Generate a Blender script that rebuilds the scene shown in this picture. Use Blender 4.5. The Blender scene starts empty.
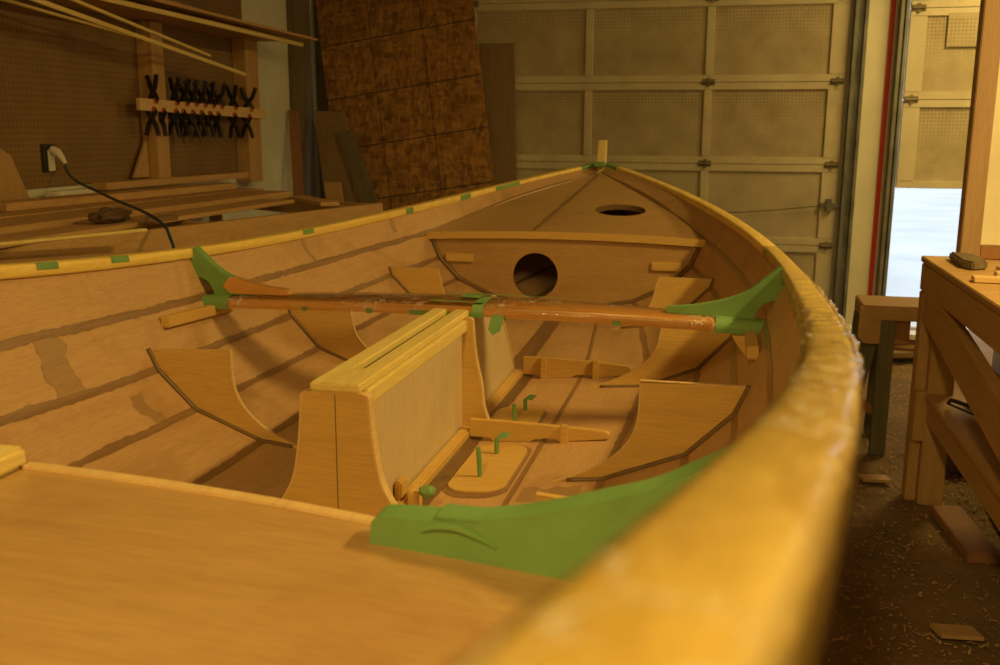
import bpy, bmesh, math, random
from mathutils import Vector, Matrix, noise
random.seed(7)
SC = bpy.context.scene
COL = SC.collection
ZO = 1.38                       # eye height above the shop floor; all heights below are written relative to the eye
X0, Y0 = .7121, 0.0

# ------------------------------------------------------------------ camera, world, lights, exposure
cd = bpy.data.cameras.new('camera'); cam = bpy.data.objects.new('camera', cd); COL.objects.link(cam)
yaw, pitch, roll = .2249, .2039, .0047
fw = Vector((-math.sin(yaw)*math.cos(pitch), math.cos(yaw)*math.cos(pitch), -math.sin(pitch)))
rt = Vector((math.cos(yaw), math.sin(yaw), 0)); up = rt.cross(fw)
r2 = rt*math.cos(roll)+up*math.sin(roll); u2 = up*math.cos(roll)-rt*math.sin(roll)
M3 = Matrix((r2, u2, -fw)).transposed().to_4x4()
cam.matrix_world = Matrix.Translation((X0, Y0, ZO)) @ M3
cd.sensor_width = 36; cd.lens = 36*.9809; cd.clip_start = .02; cd.clip_end = 200
cd.dof.use_dof = True; cd.dof.focus_distance = 2.5; cd.dof.aperture_fstop = 7.5
SC.camera = cam
SC.view_settings.view_transform = 'Standard'; SC.view_settings.look = 'None'
SC.view_settings.gamma = 1; SC.view_settings.use_curve_mapping = False
SC.view_settings.exposure = 0.22
W = bpy.data.worlds.new('sky'); SC.world = W; W.use_nodes = True
W.node_tree.nodes['Background'].inputs[0].default_value = (.88, .95, 1.0, 1)
W.node_tree.nodes['Background'].inputs[1].default_value = 1.3

def area(name, loc, sx, sy, power, color, rot=(0, 0, 0)):
    l = bpy.data.lights.new(name, 'AREA'); l.shape = 'RECTANGLE'; l.size = sx; l.size_y = sy
    l.energy = power; l.color = color
    o = bpy.data.objects.new(name, l); COL.objects.link(o); o.location = loc; o.rotation_euler = rot
    return o
WARM = (1, .66, .175)
area('shop_lamp_light', (2.6, 6.1, 2.92), .25, 1.3, 40, WARM)
area('shop_lamp_light', (.3, -1.2, 2.92), .25, 1.3, 68, WARM)
area('shop_lamp_light', (2.5, 2.2, 2.92), .2, .7, 84, WARM)

# ------------------------------------------------------------------ materials
def nt(name):
    m = bpy.data.materials.new(name); m.use_nodes = True
    t = m.node_tree; return m, t, t.nodes['Principled BSDF']
def N(t, kind, **kw):
    n = t.nodes.new(kind)
    for k, v in kw.items():
        if k in n.inputs: n.inputs[k].default_value = v
        else: setattr(n, k, v)
    return n
def ramp(t, fac, stops):
    r = t.nodes.new('ShaderNodeValToRGB'); e = r.color_ramp.elements
    while len(e) < len(stops): e.new(.5)
    for i, (p, c) in enumerate(stops): e[i].position = p; e[i].color = (*c, 1)
    t.links.new(fac, r.inputs[0]); return r.outputs[0]
def coords(t, scale, rot=(0, 0, 0)):
    tc = N(t, 'ShaderNodeTexCoord'); mp = N(t, 'ShaderNodeMapping')
    mp.inputs['Scale'].default_value = scale; mp.inputs['Rotation'].default_value = rot
    t.links.new(tc.outputs['Object'], mp.inputs[0]); return mp.outputs[0]
def noi(t, vec, scale, detail=4, rough=.55, dist=0):
    n = N(t, 'ShaderNodeTexNoise', Scale=scale, Detail=detail, Roughness=rough, Distortion=dist)
    t.links.new(vec, n.inputs['Vector']); return n.outputs[0]
def mix(t, fac, a, b, mode='MIX'):
    m = N(t, 'ShaderNodeMix', data_type='RGBA', blend_type=mode)
    if isinstance(fac, (int, float)): m.inputs[0].default_value = fac
    else: t.links.new(fac, m.inputs[0])
    for i, v in ((6, a), (7, b)):
        if isinstance(v, tuple): m.inputs[i].default_value = (*v, 1)
        else: t.links.new(v, m.inputs[i])
    return m.outputs[2]
def bump(t, bs, h, strength=.2, dist=.002):
    b = N(t, 'ShaderNodeBump', Strength=strength, Distance=dist); t.links.new(h, b.inputs['Height']); t.links.new(b.outputs[0], bs.inputs['Normal'])

def wood(name, light, dark, axis='y', rough=.5, stain=None, stain_amt=.5, gs=1., coat=0, knots=False):
    """procedural timber; grain runs along the axis"""
    m, t, bs = nt(name)
    s = {'x': (.6, 9, 9), 'y': (9, .6, 9), 'z': (9, 9, .6)}[axis]
    v = coords(t, tuple(k*gs for k in s))
    g = noi(t, v, 3.5, 6, .65, .6)
    c = ramp(t, g, [(.3, dark), (.62, light)])
    fine = noi(t, coords(t, tuple(k*gs*5 for k in s)), 6, 3)
    c = mix(t, .35, c, ramp(t, fine, [(.35, tuple(k*.72 for k in light)), (.65, tuple(min(1, k*1.12) for k in light))]))
    if stain:
        b = noi(t, coords(t, (1, 1, 1)), 3.2, 6, .62, 1.2)
        f = ramp(t, b, [(.52, (0, 0, 0)), (.66, (stain_amt,)*3)])
        c = mix(t, f, c, stain)
    if knots:
        vo = N(t, 'ShaderNodeTexVoronoi', Scale=2.6); t.links.new(coords(t, (1, 1, 1)), vo.inputs['Vector'])
        f = ramp(t, vo.outputs['Distance'], [(.03, (1, 1, 1)), (.07, (0, 0, 0))]); c = mix(t, f, c, tuple(k*.35 for k in dark))
    t.links.new(c, bs.inputs['Base Color']); bs.inputs['Roughness'].default_value = rough
    if coat: bs.inputs['Coat Weight'].default_value = coat; bs.inputs['Coat Roughness'].default_value = .12
    bump(t, bs, fine, .15, .001)
    return m
def plain(name, col, rough=.6, var=.15, metal=0, sc=6):
    m, t, bs = nt(name)
    g = noi(t, coords(t, (1, 1, 1)), sc, 5)
    t.links.new(ramp(t, g, [(.3, tuple(k*(1-var) for k in col)), (.7, tuple(min(1, k*(1+var)) for k in col))]), bs.inputs['Base Color'])
    bs.inputs['Roughness'].default_value = rough; bs.inputs['Metallic'].default_value = metal
    bump(t, bs, g, .1, .002)
    return m

PLY = wood('okoume_plywood', (.58, .365, .19), (.49, .295, .145), 'y', .5, stain=(.36, .20, .095), stain_amt=.4)
PLYD = wood('coated_plywood', (.50, .32, .145), (.42, .25, .105), 'x', .36, stain=(.34, .17, .07), stain_amt=.35)
KNEE = wood('knee_plywood', (.68, .45, .15), (.60, .37, .11), 'x', .5)
PALE = wood('pale_plywood', (.64, .53, .36), (.57, .46, .30), 'z', .5)
EDGE = wood('plywood_edge', (.74, .54, .27), (.62, .42, .19), 'y', .55)
EPOX = wood('epoxy_seam', (.30, .175, .09), (.21, .115, .055), 'y', .3, gs=2)
EPOX2 = wood('thickened_epoxy', (.20, .12, .06), (.13, .075, .04), 'x', .35, gs=2)
PINE = wood('new_pine', (.82, .68, .28), (.70, .55, .17), 'y', .5)
STAIN = wood('epoxy_stain', (.40, .25, .13), (.32, .19, .095), 'y', .4, gs=2)
RAILM = wood('gunwale_ash', (.95, .72, .22), (.68, .43, .10), 'y', .45, coat=.1, gs=1.3)
THW = wood('thwart_cedar', (.72, .36, .10), (.56, .26, .06), 'x', .28, coat=.8)
TIMB = wood('framing_lumber', (.56, .35, .16), (.43, .25, .10), 'y', .6, knots=True)
TIMBZ = wood('upright_lumber', (.56, .36, .17), (.43, .25, .10), 'z', .6, knots=True)
TIMBX = wood('cross_lumber', (.52, .33, .15), (.40, .23, .09), 'x', .6)
GREYW = wood('weathered_wood', (.20, .16, .11), (.11, .085, .055), 'z', .8)
GREYB = wood('brown_board', (.30, .20, .11), (.20, .13, .07), 'z', .75)
REDB = wood('red_brown_board', (.34, .17, .08), (.24, .11, .05), 'z', .7)
POSTM = wood('pinkish_post', (.40, .27, .17), (.32, .21, .13), 'z', .7)
SAWL = wood('green_grey_leg', (.16, .15, .105), (.10, .095, .065), 'z', .75)
GREEN = plain('green_masking_tape', (.17, .34, .125), .55, .12, sc=14)
STEEL = plain('galvanised_steel', (.20, .21, .20), .45, .35, .5)
HINGE = plain('dusty_hinge_metal', (.22, .19, .13), .6, .3, .2)
DARKM = plain('dark_iron', (.05, .045, .04), .5, .3, .4)
BLACK = plain('black_plastic', (.012, .012, .012), .4, .2)
ORANGE = plain('orange_pad', (.55, .08, .02), .5, .1)
WHITEW = plain('whitewashed_wall', (.68, .70, .62), .8, .12, sc=3)
CREAM = plain('cream_wall_paint', (.74, .72, .60), .7, .1, sc=3)
RED = plain('red_paint', (.55, .03, .03), .6, .1)
WHITE = plain('white_plastic', (.75, .75, .72), .4, .05)
CORDM = plain('blue_cable', (.02, .06, .12), .45, .1)
RAG = plain('brown_rag', (.10, .06, .04), .9, .3)
HOLE = plain('hole_shade', (.03, .02, .015), .9, .2)
CONC = plain('snowy_concrete', (.62, .66, .70), .9, .12, sc=.9)
CEIL = plain('ceiling_board', (.45, .38, .28), .9, .1)

def door_mats():
    m, t, bs = nt('door_paint')
    g = noi(t, coords(t, (1, 1, 1)), 5, 6); g2 = noi(t, coords(t, (1, 1, 1)), 40, 4)
    c = ramp(t, g, [(.3, (.56, .51, .38)), (.7, (.68, .63, .48))])
    c = mix(t, ramp(t, g2, [(.62, (0, 0, 0)), (.75, (.5, .5, .5))]), c, (.35, .29, .18))
    t.links.new(c, bs.inputs['Base Color']); bs.inputs['Roughness'].default_value = .6
    p, t, bs = nt('door_panel_dimpled')
    v = coords(t, (1, 1, 1))
    w = N(t, 'ShaderNodeTexVoronoi', Scale=42, Randomness=.12); t.links.new(coords(t, (1, 0, 1)), w.inputs['Vector'])
    sp = N(t, 'ShaderNodeSeparateXYZ'); t.links.new(v, sp.inputs[0])
    # darker brown in the dimples, stronger towards the upper edge of every panel
    mo = N(t, 'ShaderNodeMath', operation='WRAP'); mo.inputs[1].default_value = 0; mo.inputs[2].default_value = .57
    t.links.new(sp.outputs[2], mo.inputs[0])
    hi = ramp(t, mo.outputs[0], [(.24, (0, 0, 0)), (.50, (1, 1, 1))])
    dm = ramp(t, w.outputs['Distance'], [(.18, (1, 1, 1)), (.5, (0, 0, 0))])
    g = noi(t, v, 6, 6)
    c = ramp(t, g, [(.3, (.40, .34, .23)), (.7, (.54, .48, .34))])
    f = mix(t, 1., dm, hi, 'MULTIPLY'); f = mix(t, 1., f, (.55, .55, .55), 'MULTIPLY')
    c = mix(t, f, c, (.20, .15, .08))
    g3 = noi(t, v, 22, 5, .7); c = mix(t, ramp(t, g3, [(.66, (0, 0, 0)), (.72, (.45, .45, .45))]), c, (.62, .56, .42))
    t.links.new(c, bs.inputs['Base Color']); bs.inputs['Roughness'].default_value = .7
    bump(t, bs, w.outputs['Distance'], .4, .003)
    return m, p
DOORM, DPANEL = door_mats()
DPLAIN = plain('door_panel_plain', (.52, .47, .34), .7, .14, sc=5)

def osb():
    m, t, bs = nt('strand_board')
    v = coords(t, (1, 1, 1))
    a = N(t, 'ShaderNodeTexVoronoi', Scale=46); t.links.new(coords(t, (1, 1, .35), (.3, .5, 0)), a.inputs['Vector'])
    b = N(t, 'ShaderNodeTexVoronoi', Scale=38); t.links.new(coords(t, (.4, 1, 1.1), (0, .6, 0)), b.inputs['Vector'])
    c1 = ramp(t, a.outputs['Color'], [(.15, (.16, .08, .025)), (.5, (.34, .18, .06)), (.9, (.60, .34, .12))])
    c2 = ramp(t, b.outputs['Color'], [(.2, (.20, .10, .03)), (.8, (.50, .27, .09))])
    c = mix(t, .5, c1, c2); c = mix(t, 1., c, (1., .95, .8), 'MULTIPLY')
    g = noi(t, v, 14, 6, .7); c = mix(t, ramp(t, g, [(.56, (0, 0, 0)), (.66, (.75, .75, .75))]), c, (.08, .04, .014))
    t.links.new(c, bs.inputs['Base Color']); bs.inputs['Roughness'].default_value = .75
    bump(t, bs, a.outputs['Distance'], .3, .003); return m
OSB = osb()
def pegboard():
    m, t, bs = nt('brown_pegboard')
    w = N(t, 'ShaderNodeTexVoronoi', Scale=36, Randomness=0.); t.links.new(coords(t, (0, 1, 1)), w.inputs['Vector'])
    h = ramp(t, w.outputs['Distance'], [(.10, (1, 1, 1)), (.18, (0, 0, 0))])
    g = noi(t, coords(t, (1, 1, 1)), 4, 5)
    c = ramp(t, g, [(.3, (.20, .12, .05)), (.7, (.27, .165, .07))])
    c = mix(t, h, c, (.07, .04, .02))
    t.links.new(c, bs.inputs['Base Color']); bs.inputs['Roughness'].default_value = .7; return m
PEG = pegboard()
def floorm():
    m, t, bs = nt('dusty_floor')
    v = coords(t, (1, 1, 1)); g = noi(t, v, 3, 7, .65); g2 = noi(t, v, 45, 5, .7)
    c = ramp(t, g, [(.3, (.15, .10, .05)), (.7, (.28, .19, .10))])
    c = mix(t, ramp(t, g2, [(.55, (0, 0, 0)), (.7, (.6, .6, .6))]), c, (.28, .19, .10))
    t.links.new(c, bs.inputs['Base Color']); bs.inputs['Roughness'].default_value = .9
    bump(t, bs, g2, .6, .01); return m
FLOORM = floorm()
def filmm():
    m, t, bs = nt('clear_film'); out = t.nodes['Material Output']
    tr = N(t, 'ShaderNodeBsdfTransparent'); gl = N(t, 'ShaderNodeBsdfGlossy', Roughness=.06)
    lw = N(t, 'ShaderNodeLayerWeight', Blend=.22); mr = N(t, 'ShaderNodeMapRange'); mr.inputs[3].default_value = .04; mr.inputs[4].default_value = .8
    t.links.new(lw.outputs['Fresnel'], mr.inputs[0])
    b = N(t, 'ShaderNodeBump', Strength=.6, Distance=.010)
    t.links.new(noi(t, coords(t, (1.3, .8, 1.3)), 20, 2, .5, 2.0), b.inputs['Height']); t.links.new(b.outputs[0], gl.inputs['Normal'])
    mx = N(t, 'ShaderNodeMixShader'); t.links.new(mr.outputs[0], mx.inputs[0]); t.links.new(tr.outputs[0], mx.inputs[1]); t.links.new(gl.outputs[0], mx.inputs[2])
    # whitish crease streaks: highlights on the folded film painted into its colour
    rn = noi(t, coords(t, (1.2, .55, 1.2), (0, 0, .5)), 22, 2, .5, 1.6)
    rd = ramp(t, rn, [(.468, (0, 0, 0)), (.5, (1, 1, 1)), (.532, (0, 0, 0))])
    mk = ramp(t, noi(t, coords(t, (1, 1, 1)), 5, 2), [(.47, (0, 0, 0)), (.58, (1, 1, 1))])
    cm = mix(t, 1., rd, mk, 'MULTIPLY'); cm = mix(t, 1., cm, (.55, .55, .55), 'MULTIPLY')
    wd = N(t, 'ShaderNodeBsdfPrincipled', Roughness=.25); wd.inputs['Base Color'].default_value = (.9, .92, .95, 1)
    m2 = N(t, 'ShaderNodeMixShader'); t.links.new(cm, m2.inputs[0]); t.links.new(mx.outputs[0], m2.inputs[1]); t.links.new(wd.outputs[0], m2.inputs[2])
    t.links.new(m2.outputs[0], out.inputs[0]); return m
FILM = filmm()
GLOW = bpy.data.materials.new('lamp_tube'); GLOW.use_nodes = True
_b = GLOW.node_tree.nodes['Principled BSDF']; _b.inputs['Emission Color'].default_value = (1, .7, .35, 1); _b.inputs['Emission Strength'].default_value = 6

# ------------------------------------------------------------------ mesh helpers
class MB:
    def __init__(s): s.v = []; s.f = []; s.sm = False
    def add(s, V, F):
        b = len(s.v); s.v += [Vector(p) for p in V]; s.f += [tuple(b+i for i in f) for f in F]; return s
    def bm(s, bmo):
        bmo.verts.ensure_lookup_table(); bmo.verts.index_update()
        s.add([v.co.copy() for v in bmo.verts], [[v.index for v in f.verts] for f in bmo.faces]); bmo.free(); return s
    def box(s, x0, x1, y0, y1, z0, z1, bev=.002, mat=None):
        b = bmesh.new(); bmesh.ops.create_cube(b, size=1)
        for v in b.verts: v.co = Vector(((x0+x1)/2+v.co.x*(x1-x0), (y0+y1)/2+v.co.y*(y1-y0), (z0+z1)/2+v.co.z*(z1-z0)))
        if bev: bmesh.ops.bevel(b, geom=b.edges[:], offset=bev, segments=2, affect='EDGES')
        if mat is not None:
            for v in b.verts: v.co = mat @ v.co
        return s.bm(b)
    def beam(s, p, q, w, h, upv=(0, 0, 1), bev=.002):
        """box along p->q; w across, h along upv"""
        p, q = Vector(p), Vector(q); d = q-p; L = d.length; d.normalize()
        u = Vector(upv); u = (u-d*u.dot(d)).normalized(); a = d.cross(u)
        m = Matrix((a, d, u)).transposed().to_4x4(); m.translation = (p+q)/2
        return s.box(-w/2, w/2, -L/2, L/2, -h/2, h/2, bev, m)
    def tube(s, pts, r, n=8, closed_ends=True):
        pts = [Vector(p) for p in pts]; R = r if isinstance(r, (list, tuple)) else [r]*len(pts)
        b = len(s.v); prev = None
        for i, p in enumerate(pts):
            d = (pts[min(i+1, len(pts)-1)]-pts[max(i-1, 0)]).normalized()
            if prev is None: a = d.orthogonal().normalized()
            else: a = (prev-d*prev.dot(d)).normalized()
            prev = a; c = d.cross(a)
            for k in range(n):
                t = 2*math.pi*k/n; s.v.append(p+(a*math.cos(t)+c*math.sin(t))*R[i])
        for i in range(len(pts)-1):
            for k in range(n): s.f.append((b+i*n+k, b+i*n+(k+1) % n, b+(i+1)*n+(k+1) % n, b+(i+1)*n+k))
        if closed_ends: s.f.append(tuple(b+k for k in range(n))[::-1]); e = b+(len(pts)-1)*n; s.f.append(tuple(e+k for k in range(n)))
        return s
    def prism(s, poly, vec, bev=0):
        """closed 3D outline extruded by vec"""
        b = bmesh.new(); vec = Vector(vec)
        lo = [b.verts.new(Vector(p)) for p in poly]; hi = [b.verts.new(Vector(p)+vec) for p in poly]; n = len(poly)
        f1 = b.faces.new(lo); f2 = b.faces.new(hi[::-1])
        for i in range(n): b.faces.new((lo[(i+1) % n], lo[i], hi[i], hi[(i+1) % n]))
        b.normal_update()
        bmesh.ops.triangulate(b, faces=[f1, f2])
        if bev:
            es = [e for e in b.edges if len(e.link_faces) == 2 and e.calc_face_angle(0) > .5]
            bmesh.ops.bevel(b, geom=es, offset=bev, segments=2, affect='EDGES', clamp_overlap=True)
        bmesh.ops.recalc_face_normals(b, faces=b.faces[:])
        return s.bm(b)
    def grid(s, rows, close=False):
        b = len(s.v); n = len(rows[0])
        for r in rows: s.v += [Vector(p) for p in r]
        for i in range(len(rows)-1):
            for k in range(n if close else n-1): s.f.append((b+i*n+k, b+i*n+(k+1) % n, b+(i+1)*n+(k+1) % n, b+(i+1)*n+k))
        return s

def props(o, label=None, cat=None, group=None, kind=None):
    if label: o['label'] = label
    if cat: o['category'] = cat
    if group: o['group'] = group
    if kind: o['kind'] = kind
    return o
def root_of(o):
    p = Vector((0, 0, 0))
    while o is not None: p += Vector(o.location); o = o.parent
    return p
def empty(name, loc, label, cat, group=None):
    o = bpy.data.objects.new(name, None); COL.objects.link(o); o.location = (loc[0], loc[1], loc[2]+ZO); o.empty_display_size = .1
    return props(o, label, cat, group)
def obj(name, mb, mat, parent=None, label=None, cat=None, group=None, kind=None, smooth=False, origin=None):
    """links a mesh; verts are in shop coordinates (z relative to the eye)"""
    V = [Vector((v.x, v.y, v.z+ZO)) for v in mb.v]
    if parent is not None: o0 = root_of(parent)
    elif origin is not None: o0 = Vector((origin[0], origin[1], origin[2]+ZO))
    else:
        xs = [v.x for v in V]; ys = [v.y for v in V]; zs = [v.z for v in V]
        o0 = Vector(((min(xs)+max(xs))/2, (min(ys)+max(ys))/2, min(zs)))
    me = bpy.data.meshes.new(name); me.from_pydata([v-o0 for v in V], [], mb.f); me.validate(); me.update()
    b = bmesh.new(); b.from_mesh(me); bmesh.ops.recalc_face_normals(b, faces=b.faces[:]); b.to_mesh(me); b.free()
    me.materials.append(mat)
    if smooth:
        for p in me.polygons: p.use_smooth = True
        if smooth != 'all': me.set_sharp_from_angle(angle=.7)
    o = bpy.data.objects.new(name, me); COL.objects.link(o)
    if parent is not None: o.parent = parent
    else: o.location = o0
    return props(o, label, cat, group, kind)
def copy_tree(o, loc, parent=None):
    c = o.copy(); COL.objects.link(c)
    if parent is not None: c.parent = parent
    else: c.location = loc
    for ch in list(o.children): copy_tree(ch, None, c)
    return c

# ------------------------------------------------------------------ the shop
FZ = -1.38; CZ = 1.62
WY = 7.4
mb = MB()
G = []
for i in range(70):
    row = []
    for k in range(80):
        x = -2.5+k*7.1/79; y = -3.1+i*10.55/69
        row.append((x, y, FZ-.004+.004*noise.noise(Vector((x*4, y*4, 0)))))
    G.append(row)
mb.grid(G)
obj('floor', mb, FLOORM, kind='structure')
obj('ground_outside', MB().box(-12, 30, WY+.12, 60, FZ-.2, FZ-.01, 0), CONC, kind='structure')
obj('ceiling', MB().box(-2.5, 4.6, -3.1, WY+.1, CZ, CZ+.1, 0), CEIL, kind='structure')
obj('wall_right', MB().box(4.5, 4.6, -3.1, WY+.1, FZ-.1, CZ, 0), CREAM, kind='structure')
obj('wall_near', MB().box(-2.5, 4.6, -3.2, -3.1, FZ-.1, CZ, 0), CREAM, kind='structure')
obj('wall_left', MB().box(-2.5, -2.414, -3.1, WY+.1, FZ-.1, CZ, 0), WHITEW, kind='structure')
# far wall: piers and headers around the two overhead doors
mb = MB().box(1.455, 1.855, WY, WY+.12, FZ-.1, CZ, 0)
mb.box(4.3, 4.6, WY, WY+.12, FZ-.1, CZ, 0); mb.box(-2.5, -1.95, WY, WY+.12, FZ-.1, CZ, 0)
mb.box(-1.95, 1.455, WY, WY+.12, 1.47, CZ, 0); mb.box(1.855, 4.3, WY, WY+.12, 1.47, CZ, 0)
obj('wall_far', mb, CREAM, kind='structure')
obj('trim_1', MB().box(1.737, 1.768, WY-.012, WY-.002, FZ, CZ, 0), RED, kind='structure', label='red painted stripe on the pier')

def hinge(x, z, y, parent, name='hinge'):
    h = MB().box(x-.045, x+.045, y-.006, y, z-.022, z+.022, .002)
    h.box(x-.010, x+.010, y-.012, y-.006, z-.032, z+.032, .002); h.tube([(x-.04, y-.012, z), (x+.04, y-.012, z)], .008)
    obj(name, h, HINGE, parent, smooth=True)
def overhead_door(name, x0, x1, zb, cols, rows, step, label):
    """sectional door: framed sections with recessed dimpled panels"""
    d = bpy.data.objects.new(name, None); COL.objects.link(d); d.location = (x0, WY-.01, zb+ZO); props(d, label, None, None, 'structure')
    y0, y1 = WY-.045, WY-.005
    for r in range(rows):
        z0 = zb+r*step; z1 = z0+step-.003
        if z0 > CZ-.1: break
        s = MB()
        s.box(x0, x1, y0, y1, z0, z0+.05, .003); s.box(x0, x1, y0, y1, z1-.05, z1, .003)
        xs = [x0]+cols+[x1]
        for i, cx in enumerate(xs):
            w = .055 if 0 < i < len(xs)-1 else .11
            a = cx-w/2 if 0 < i < len(xs)-1 else (cx if i == 0 else cx-w)
            s.box(a, a+w, y0, y1, z0+.048, z1-.048, .003)
        s.box(x0+.01, x1-.01, y1-.002, y1+.003, z0+.01, z1+.02, 0)
        sec = obj('door_section', s, DOORM, d)
        for i in range(len(xs)-1):
            a = xs[i]+(.0275 if i else .11); b = xs[i+1]-(.0275 if i < len(xs)-2 else .11)
            p = MB().box(a-.005, b+.005, y0+.016, y1-.004, z0+.045, z1-.045, 0)
            obj('door_panel', p, DPANEL if r > 1 or x0 > 0 else DPLAIN, sec)
        for cx in [x1-.05]+([x0+.05] if x0 > 0 else [])+cols[::2]:
            if r: hinge(cx, z0, y0, sec)
    return d
overhead_door('door_1', -1.9, 1.47, FZ+.005, [-1.19, -.315, .545], 5, .571, 'cream sectional garage door with dimpled panels, closed')
overhead_door('door_2', 1.86, 4.25, -.385, [2.42, 3.3], 4, .60, 'cream sectional garage door, partly raised')
obj('patch_plate', MB().box(2.1, 2.36, WY-.048, WY-.044, .56, .78, .001), DPANEL, bpy.data.objects['door_2'])
# vertical steel tracks of the doors
for nm, a, b, lab in (('door_1', 1.50, 1.59, 0), ('door_2', 1.79, 1.85, 0)):
    t = MB().box(a, a+.022, WY-.10, WY-.004, FZ+.002, 1.5, .002); t.box(b-.022, b, WY-.07, WY-.004, FZ+.002, 1.5, .002)
    t.box(a+.02, b-.02, WY-.03, WY-.004, FZ+.002, 1.5, .001)
    obj('door_track', t, STEEL, bpy.data.objects[nm])
lk = MB().box(1.36, 1.52, WY-.07, WY-.045, -.53, -.50, .003); lk.box(1.40, 1.44, WY-.075, WY-.045, -.56, -.47, .003)
obj('latch', lk, STEEL, bpy.data.objects['door_1'])
# a string sags across the lower sections of door 1
obj('pull_cord', MB().tube([(-.1+1.45*i/20, WY-.06, -.55-.05*math.sin(math.pi*i/20)+.03*i/20) for i in range(21)], .003, 5), DARKM, bpy.data.objects['door_1'])

# left wall: pegboard, studs, sill
pb = MB().box(-2.411, -2.40, 1.2, 6.08, -.275, 1.6, .002)
obj('pegboard_panel', pb, PEG, label='brown pegboard sheet covering the left wall behind the clamps', cat='pegboard')
for (ya, yb), la in (((4.86, 4.98), 'pale pine stud on the pegboard at the left end of the clamp batten'), ((5.92, 6.10), 'pale pine stud at the far edge of the pegboard beside white wall')):
    obj('pine_stud', MB().box(-2.399, -2.31, ya, yb, -.345 if ya > 5 else -.285, .555, .003), TIMBZ, None, la, 'stud', 'studs on the left wall')
# clamp rail, tilts a little
mr0, mr1 = Vector((-2.295, 4.68, .122)), Vector((-2.295, 6.13, .094))
obj('clamp_rail', MB().beam(mr0, mr1, .022, .062), EDGE, None, 'pale wooden batten nailed across both wall studs holding black spring clamps', 'batten')

def clamp_at(base, sgn):
    r = empty('spring_clamp', base, 'x', 'clamp', 'spring clamps on the wall batten')
    bx, by, bz = base
    for s in (-1, 1):
        h = MB()
        path = [(s*.013, -.012), (s*.026, .010), (s*.006, .036), (s*-.026, .076), (s*-.046, .135)]
        h.tube([(bx-s*0+a*1.0, by+s*.004, bz+sgn*b) for a, b in path], [.008, .011, .014, .013, .012], 8)
        obj('handle', h, BLACK, r, smooth=True)
        obj('jaw_pad', MB().box(bx+s*.019-.006, bx+s*.019+.006, by-.012, by+.012, bz-.012-sgn*.002, bz+.012-sgn*.002, .003), ORANGE, r, 'orange jaw pad')
    obj('spring', MB().tube([(bx, by-.016, bz+sgn*.034), (bx, by+.016, bz+sgn*.034)], .013, 12), DARKM, r, smooth=True)
    return r
up0 = clamp_at((-2.295, 0, 0), 1); dn0 = clamp_at((-2.295, 0, 0), -1)
ups = [4.83, 5.04, 5.14, 5.24, 5.34, 5.44, 5.53, 5.71, 5.91]
dns = [4.80, 4.90, 5.02, 5.10, 5.19, 5.29, 5.39, 5.49, 5.69, 5.88]
ordn = ['first', 'second', 'third', 'fourth', 'fifth', 'sixth', 'seventh', 'eighth', 'ninth', 'tenth']
for lst, src, side, word in ((ups, up0, 1, 'above'), (dns, dn0, -1, 'below')):
    for i, y in enumerate(lst):
        zr = mr0.z+(mr1.z-mr0.z)*(y-mr0.y)/(mr1.y-mr0.y)+side*.022
        c = src if i == 0 else copy_tree(src, (0, 0, 0))
        c.location = (-2.295, y, zr+ZO); c.rotation_euler = (0, random.uniform(-.1, .1), random.uniform(-.5, .3))
        c['label'] = 'black spring clamp with handles %s the wall batten, %s from the left' % (word, ordn[i])

# shelf above with strips and a pointed offcut
obj('lumber_shelf', MB().beam((-2.25, 2.9, .585), (-2.25, 6.12, .565), .30, .022), TIMB, None, 'long brown board shelf above the clamp rail resting on the studs', 'shelf')
strips = [((-2.02, 2.7, .60), (-2.16, 5.62, .318), .012, .02, 'thin pale wood strip below the shelf, the lowest and longest'),
          ((-2.00, 2.9, .645), (-2.13, 5.15, .395), .014, .014, 'thin pale wood strip slanting below the shelf, lying just above the lowest one'),
          ((-2.14, 2.9, .545), (-2.20, 4.75, .43), .012, .012, 'short thin wood strip slanting under the shelf, ending left of the nearer stud')]
for a, b, w, h, la in strips: obj('wood_strip', MB().beam(a, b, w, h, bev=.001), PINE, None, la, 'wood strip', 'thin strips slanting off the shelf')
obj('wood_strip', MB().beam((-2.085, 2.9, .59), (-2.085, 6.3, .545), .016, .022, bev=.001), PINE, None, 'long pale lath lying along the front edge of the wall shelf', 'wood strip')
obj('plywood_offcut', MB().prism([(-2.38, 5.5, .592), (-2.09, 4.1, .620), (-1.98, 6.32, .570), (-2.30, 6.25, .578)], (0, 0, .014)), TIMB, None, 'pointed plywood offcut lying on the wall shelf with its tip past the stud', 'plywood')
obj('wide_plank', MB().beam((-2.26, 3.0, .70), (-2.22, 5.7, .612), .16, .018), TIMB, None, 'wide brown plank lying aslant on top of the wall shelf', 'plank')

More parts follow.
